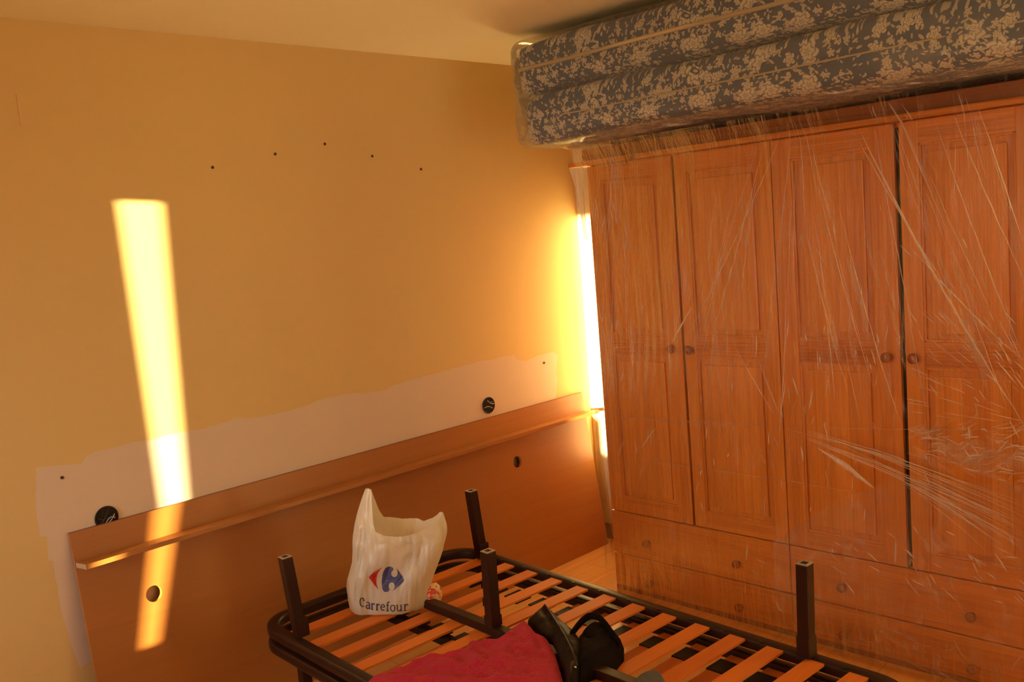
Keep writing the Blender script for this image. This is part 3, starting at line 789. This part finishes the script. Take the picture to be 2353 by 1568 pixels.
# ------------------------------------------------------------------ carrier bag
SURF = .3475+.0
bd = Vector((fw.x, fw.y, 0)).normalized()
fb = on(906, 1417, 2, SURF); BP0 = fb+bd*.085
def BX(cx, cy, bdep):
    """close-up pixel (1568 crop) at depth offset bdep toward the viewer"""
    x = 750+.2232*cx; y = 1100+.2232*cy; d = ray(x, y); p0 = BP0-bd*bdep
    t = (p0-CAM).dot(bd)/d.dot(bd); return CAM+d*t
body = [(1416, 330, 850, .6), (1400, 275, 940, .9), (1340, 243, 1015, 1), (1250, 222, 1045, 1), (1120, 208, 1062, 1), (1040, 215, 1090, 1), (960, 238, 1118, 1), (850, 268, 1160, 1), (750, 273, 1196, 1), (670, 272, 1212, .95)]
rim = {180: (400, 112, 0), 172: (402, 101, -.006), 165: (435, 98, -.010), 155: (464, 112, -.012), 148: (490, 190, -.02), 140: (520, 270, -.035), 130: (555, 345, -.055), 120: (590, 393, -.07), 105: (690, 398, -.078), 90: (790, 416, -.08),
       75: (860, 408, -.08), 60: (950, 412, -.075), 45: (1005, 436, -.06), 30: (1090, 405, -.04), 18: (1140, 372, -.02), 8: (1170, 342, -.01), 0: (1200, 350, 0), 352: (1192, 372, .01), 345: (1170, 410, .02), 335: (1120, 452, .04), 322: (1020, 512, .055),
       305: (920, 565, .07), 290: (820, 590, .075), 270: (700, 601, .078), 255: (600, 588, .075), 243: (505, 552, .065), 235: (486, 480, .05), 228: (476, 400, .04), 218: (470, 280, .025), 208: (466, 160, .014), 198: (462, 118, .010), 190: (425, 104, .006)}
NA = 144
ks = sorted(rim)
def rimp(a):
    a %= 360
    for i in range(len(ks)):
        k0 = ks[i]; k1 = ks[(i+1) % len(ks)]; kk1 = k1+(360 if k1 <= k0 else 0); aa = a+(360 if a < k0 and k1 <= k0 else 0)
        if k0 <= aa <= kk1:
            u = (aa-k0)/(kk1-k0); A, B = rim[k0], rim[k1]; return [A[j]+(B[j]-A[j])*u for j in range(3)]
    return rim[0]
def bring(row, a):
    y, xl, xr, dp = row; ca, sa = math.cos(R(a)), math.sin(R(a))
    cs = math.copysign(abs(ca)**.75, ca); ss = math.copysign(abs(sa)**.7, sa)
    fold_ = .006*math.sin(a*.22+y*.01)*(1 if y < 1300 else .3)
    return [(xl+xr)/2+cs*(xr-xl)/2, y, -ss*(.085*dp)*(1+.12*math.sin(R(a*5)+y*.006))]
b = bmesh.new(); rows = []
fine = []
for r0_, r1_ in zip(body, body[1:]):
    for k in range(3): fine.append([r0_[j]+(r1_[j]-r0_[j])*k/3 for j in range(4)])
fine.append(body[-1])
def place(cx, cy, dep, wr_=1.0, ph=0):
    p = BX(cx, cy, dep); q = Vector((cx*.012, cy*.004, dep*20))
    w1 = noise.noise(q)*.006+noise.noise(q*2.7)*.0025
    rg = (.5-abs(noise.noise(Vector((cx*.022, cy*.0035, dep*9+3)))))*.016*min(1, max(0, (1430-cy)/200))
    p = p-bd*(w1+rg)*wr_
    if p.z < SURF+.001: p.z = SURF+.001
    return p
for rw in fine: rows.append([b.verts.new(place(*bring(rw, 360*i/NA))) for i in range(NA)])
LN = 22
for k in range(1, LN+1):
    u = k/LN; row = []
    for i in range(NA):
        a = 360*i/NA; A = bring(body[-1], a); B = rimp(a)
        e = u
        bul = math.sin(math.pi*u)
        x = A[0]+(B[0]-A[0])*(u if (abs(a-180) > 62) else u**1.5); y = A[1]+(B[1]-A[1])*u; d = A[2]+(B[2]-A[2])*u
        if a < 40 or a > 320: x += 38*bul*math.cos(R(a))**2
        if abs(a-180) < 40: x -= 8*bul
        row.append(b.verts.new(place(x, y, d, 1-.6*u)))
    rows.append(row)
for A, B in zip(rows, rows[1:]):
    for i in range(NA): b.faces.new((A[i], A[(i+1) % NA], B[(i+1) % NA], B[i]))
b.faces.new(rows[0])
bvh = BVHTree.FromBMesh(b)
bag = thing('carrier_bag', BP0.xyz*1, 'white plastic carrier bag with red and blue logo standing on the bed slats', 'carrier bag')
bag.location.z = SURF
link('bag_body', b, M['bag'], bag, True)
def stick(cx, cy, off=.0012):
    o = ray(750+.2232*cx, 1100+.2232*cy); h = bvh.ray_cast(CAM, o)
    p = h[0] if h[0] is not None else BX(cx, cy, .08)
    return p-o*off
RED = [(438, 1015), (450, 998), (500, 960), (577, 911), (553, 938), (535, 965), (520, 1000), (512, 1035), (513, 1070), (520, 1105), (537, 1149), (500, 1105), (470, 1062), (441, 1030)]
BLUE = [(650, 908), (668, 910), (682, 918), (690, 930), (688, 945), (674, 957), (666, 975), (668, 997), (682, 1012), (705, 1018), (722, 1008), (732, 990), (734, 965), (722, 924), (760, 975), (785, 1018), (797, 1045), (794, 1060), (760, 1095), (720, 1130), (680, 1165), (697, 1140), (703, 1112), (700, 1088), (685, 1072), (665, 1071), (648, 1082), (641, 1103), (644, 1127), (652, 1145), (640, 1163), (618, 1171), (594, 1166), (580, 1148), (571, 1110), (569, 1060), (575, 1005), (587, 960), (607, 925), (628, 911)]
for nm, P_, mt in (('logo_chevron', RED, 'print_red'), ('logo_emblem', BLUE, 'print_blue')):
    b = bmesh.new(); fill_poly(b, P_, lambda u, v: stick(u, v, .0022), 7); link(nm, b, M[mt], bag)
# lettering: strokes in a unit box (x 0..1, y 0 baseline .. 1 x-height)
def arc(cx, cy, rx, ry, a0, a1, n=14): return [(cx+rx*math.cos(R(a0+(a1-a0)*i/n)), cy+ry*math.sin(R(a0+(a1-a0)*i/n))) for i in range(n+1)]
GL = {'C': [arc(.55, .68, .45, .68, 48, 312, 20), [(.86, 1.18), (.88, .92)]],
      'a': [arc(.45, .72, .33, .28, 150, 0, 8)+[(.78, .15), (.82, .03), (.98, .03)], arc(.42, .28, .30, .27, 75, 330, 14)+[(.78, .22)], [(.42, .55), (.78, .6)]],
      'r': [[(.08, .95), (.28, .97), (.28, 0)], [(.05, .02), (.58, .02)], arc(.66, .5, .38, .47, 170, 62, 8), [(.80, .95), (.93, .80)]],
      'e': [[(.12, .55), (.88, .58)]+arc(.5, .52, .39, .46, 10, 318, 18)],
      'f': [[(.38, 0), (.38, 1.15)]+arc(.62, 1.18, .24, .28, 180, 45, 7), [(.12, .02), (.66, .02)], [(.1, .92), (.72, .92)]],
      'o': [arc(.5, .5, .42, .48, 0, 360, 22)],
      'u': [[(.0, .95), (.2, .97), (.2, .35)]+arc(.46, .3, .26, .27, 180, 330, 8)+[(.76, .3)], [(.6, .95), (.78, .97), (.78, .03), (.97, .03)]]}
P_OFF = .0024
WORD = [('C', 826, 838), ('a', 840, 851.5), ('r', 852, 861.5), ('r', 863, 872.5), ('e', 874, 885), ('f', 886, 897.5), ('o', 896.5, 908.5), ('u', 910, 925), ('r', 927, 939)]
def basey(x):
    T = [(826, 1392), (840, 1398), (855, 1401.5), (870, 1403.5), (885, 1404.5), (900, 1405.5), (915, 1405.5), (940, 1403)]
    for (a, ya), (c, yc) in zip(T, T[1:]):
        if x <= c: return ya+(yc-ya)*(x-a)/(c-a)
    return T[-1][1]
b = bmesh.new()
for ch, xa, xb in WORD:
    for st in GL[ch]:
        pts = []
        for (u, v) in st:
            x = xa+(xb-xa)*u; y = basey((xa+xb)/2)*.4+basey(x)*.6-14.5*v; pts.append(((x-750)/.2232, (y-1100)/.2232))
        # densify
        dn = []
        for p, q in zip(pts, pts[1:]):
            n_ = max(1, int(math.dist(p, q)/8)); dn += [(p[0]+(q[0]-p[0])*j/n_, p[1]+(q[1]-p[1])*j/n_) for j in range(n_)]
        dn.append(pts[-1]); pr = None
        for i, p in enumerate(dn):
            a_ = dn[max(0, i-1)]; c_ = dn[min(len(dn)-1, i+1)]; tx, ty = c_[0]-a_[0], c_[1]-a_[1]; L = math.hypot(tx, ty) or 1
            wd2 = 4.2+1.6*abs(ty)/L; nx, ny = -ty/L*wd2, tx/L*wd2
            row = (b.verts.new(stick(p[0]+nx, p[1]+ny, P_OFF)), b.verts.new(stick(p[0]-nx, p[1]-ny, P_OFF)))
            if pr: b.faces.new((pr[0], pr[1], row[1], row[0]))
            pr = row
link('lettering', b, M['print_navy'], bag)
# small snack packet poking out behind the bag's right corner
def packmat():
    t = NT('snack_packet_print'); c = t.coord()
    n = t.noise(c, 45, 2, .6); t.P(col=t.ramp(n, (.40, (.82, .58, .20)), (.5, (.85, .72, .5)), (.58, (.7, .05, .04))), rough=.4); return t.m
pc = on(975, 1385, 2, SURF+.02)+bd*.03
b = bmesh.new(); q = BX(1090, 1185, .0)
def fnp(P, n, u): return P+n*noise.noise(P*60)*.006
soft_box(b, q+Vector((-.038, -.03, -.034)), q+Vector((.030, .03, .034)), .024, 12, fnp)
pk = link('snack_packet', b, packmat(), None, True); tag(pk, 'small crumpled yellow and red packet beside the carrier bag', 'packet')

# ------------------------------------------------------------------ clothes on the slats
def blob(name, outline, zpl, T, rr, mat, parent=None, seed=0, wr_=.008, step=.012, zb=None, ridges=(), conv=None):
    """soft piece lying on the slats; outline in photo pixels unprojected on z=zpl"""
    P_ = [on(x, y, 2, zpl) for x, y in outline] if conv is None else conv
    O = [(p.x, p.y) for p in P_]
    def dist(x, y):
        m = 9
        for (ax, ay), (cx, cy) in zip(O, O[1:]+O[:1]):
            dx, dy = cx-ax, cy-ay; t = max(0, min(1, ((x-ax)*dx+(y-ay)*dy)/(dx*dx+dy*dy+1e-12))); m = min(m, math.hypot(x-ax-t*dx, y-ay-t*dy))
        return m
    zb = SURF if zb is None else zb
    bm = bmesh.new()
    top = fill_poly(bm, O, lambda u, v: Vector((u, v, 0)), step)
    for v in top:
        d = dist(v.co.x, v.co.y); k = min(1, d/rr); h = T*math.sqrt(max(0, 1-(1-k)**2))
        q = Vector((v.co.x, v.co.y, seed))
        h *= 1+.25*noise.noise(q*7)
        h += k*(wr_*noise.noise(Vector((q.x*14+q.y*9, q.y*5-q.x*4, seed)))+wr_*.5*noise.noise(q*30))
        for (ax, ay, cx, cy, w_, hh) in ridges:
            A = on(ax, ay, 2, zpl); B = on(cx, cy, 2, zpl); dx, dy = B.x-A.x, B.y-A.y
            t = max(0, min(1, ((v.co.x-A.x)*dx+(v.co.y-A.y)*dy)/(dx*dx+dy*dy))); dd = math.hypot(v.co.x-A.x-t*dx, v.co.y-A.y-t*dy)
            h += hh*math.exp(-(dd/w_)**2)*k
        v.co.z = zb+.002+max(0, h)
    r = bmesh.ops.extrude_face_region(bm, geom=list(bm.faces))
    for e in r['geom']:
        if isinstance(e, bmesh.types.BMVert): e.co.z = zb+.0005
    return link(name, bm, mat, parent, True)
fl = blob('red_fleece', [(833, 1568), (848, 1552), (872, 1545), (930, 1520), (1000, 1502), (1062, 1485), (1072, 1467), (1140, 1462), (1165, 1443), (1203, 1420), (1214, 1424), (1240, 1452), (1262, 1462), (1280, 1492), (1290, 1530), (1305, 1580), (1330, 1660), (1280, 1760), (900, 1780), (800, 1680)], .39, .055, .05, M['fleece'],
     seed=2.2, wr_=.02, ridges=[(1160, 1455, 1215, 1550, .008, .007), (1230, 1470, 1262, 1530, .012, -.012), (900, 1545, 1060, 1500, .010, .008), (1070, 1475, 1100, 1540, .012, .010)])
tag(fl, 'crumpled red fleece garment lying across the near bed slats', 'fleece')
hbag = thing('leather_handbag', on(1330, 1470, 2, SURF), 'black leather bag lying open on the slats beside the red fleece', 'handbag')
o = blob('flap', [(1208, 1418), (1232, 1400), (1256, 1386), (1290, 1412), (1325, 1446), (1345, 1470), (1345, 1520), (1330, 1555), (1322, 1590), (1300, 1590), (1290, 1530), (1262, 1462), (1240, 1452)], .39, .050, .035, M['leather'], hbag, 5.5, .008,
     ridges=[(1250, 1395, 1330, 1530, .007, .012), (1225, 1415, 1300, 1520, .012, -.008)])
o = blob('pouch', [(1325, 1452), (1345, 1432), (1372, 1425), (1410, 1435), (1432, 1462), (1432, 1488), (1415, 1508), (1385, 1522), (1350, 1535), (1325, 1560), (1318, 1520)], .39, .060, .05, M['leather2'], hbag, 9.5, .014,
     ridges=[(1335, 1450, 1360, 1475, .010, -.03), (1380, 1490, 1425, 1480, .010, .008)])
b = bmesh.new(); pts = []
for k in range(17):
    a = k/16; x = 1312+110*a; y = 1452-34*math.sin(math.pi*a)+22*a; p = on(x, y, 2, .405); p.z = .395+.028*math.sin(math.pi*a); pts.append(p)
sweep(b, pts, rrect(.006, .022, .002)); link('strap', b, M['leather2'], hbag, True)
b = bmesh.new(); bmesh.ops.create_uvsphere(b, u_segments=12, v_segments=8, radius=.004, matrix=Matrix.Translation(on(1322, 1534, 2, .402))); link('rivet', b, M['chrome'], hbag, True)
b = bmesh.new(); pts = [on(x, y, 2, .413) for x, y in ((1254, 1392), (1275, 1425), (1297, 1460), (1315, 1495), (1326, 1530))]
sweep(b, pts, circ(.003, 6)); link('zip', b, M['blackp'], hbag, True)
gr = blob('grey_cloth', [(1448, 1568), (1458, 1550), (1478, 1540), (1500, 1536), (1522, 1537), (1532, 1556), (1540, 1590), (1530, 1640), (1450, 1640), (1430, 1600)], .39, .05, .03, M['grey'], seed=12.5, wr_=.006)
tag(gr, 'slate grey folded cloth at the bottom edge of the photo on the slats', 'cloth')
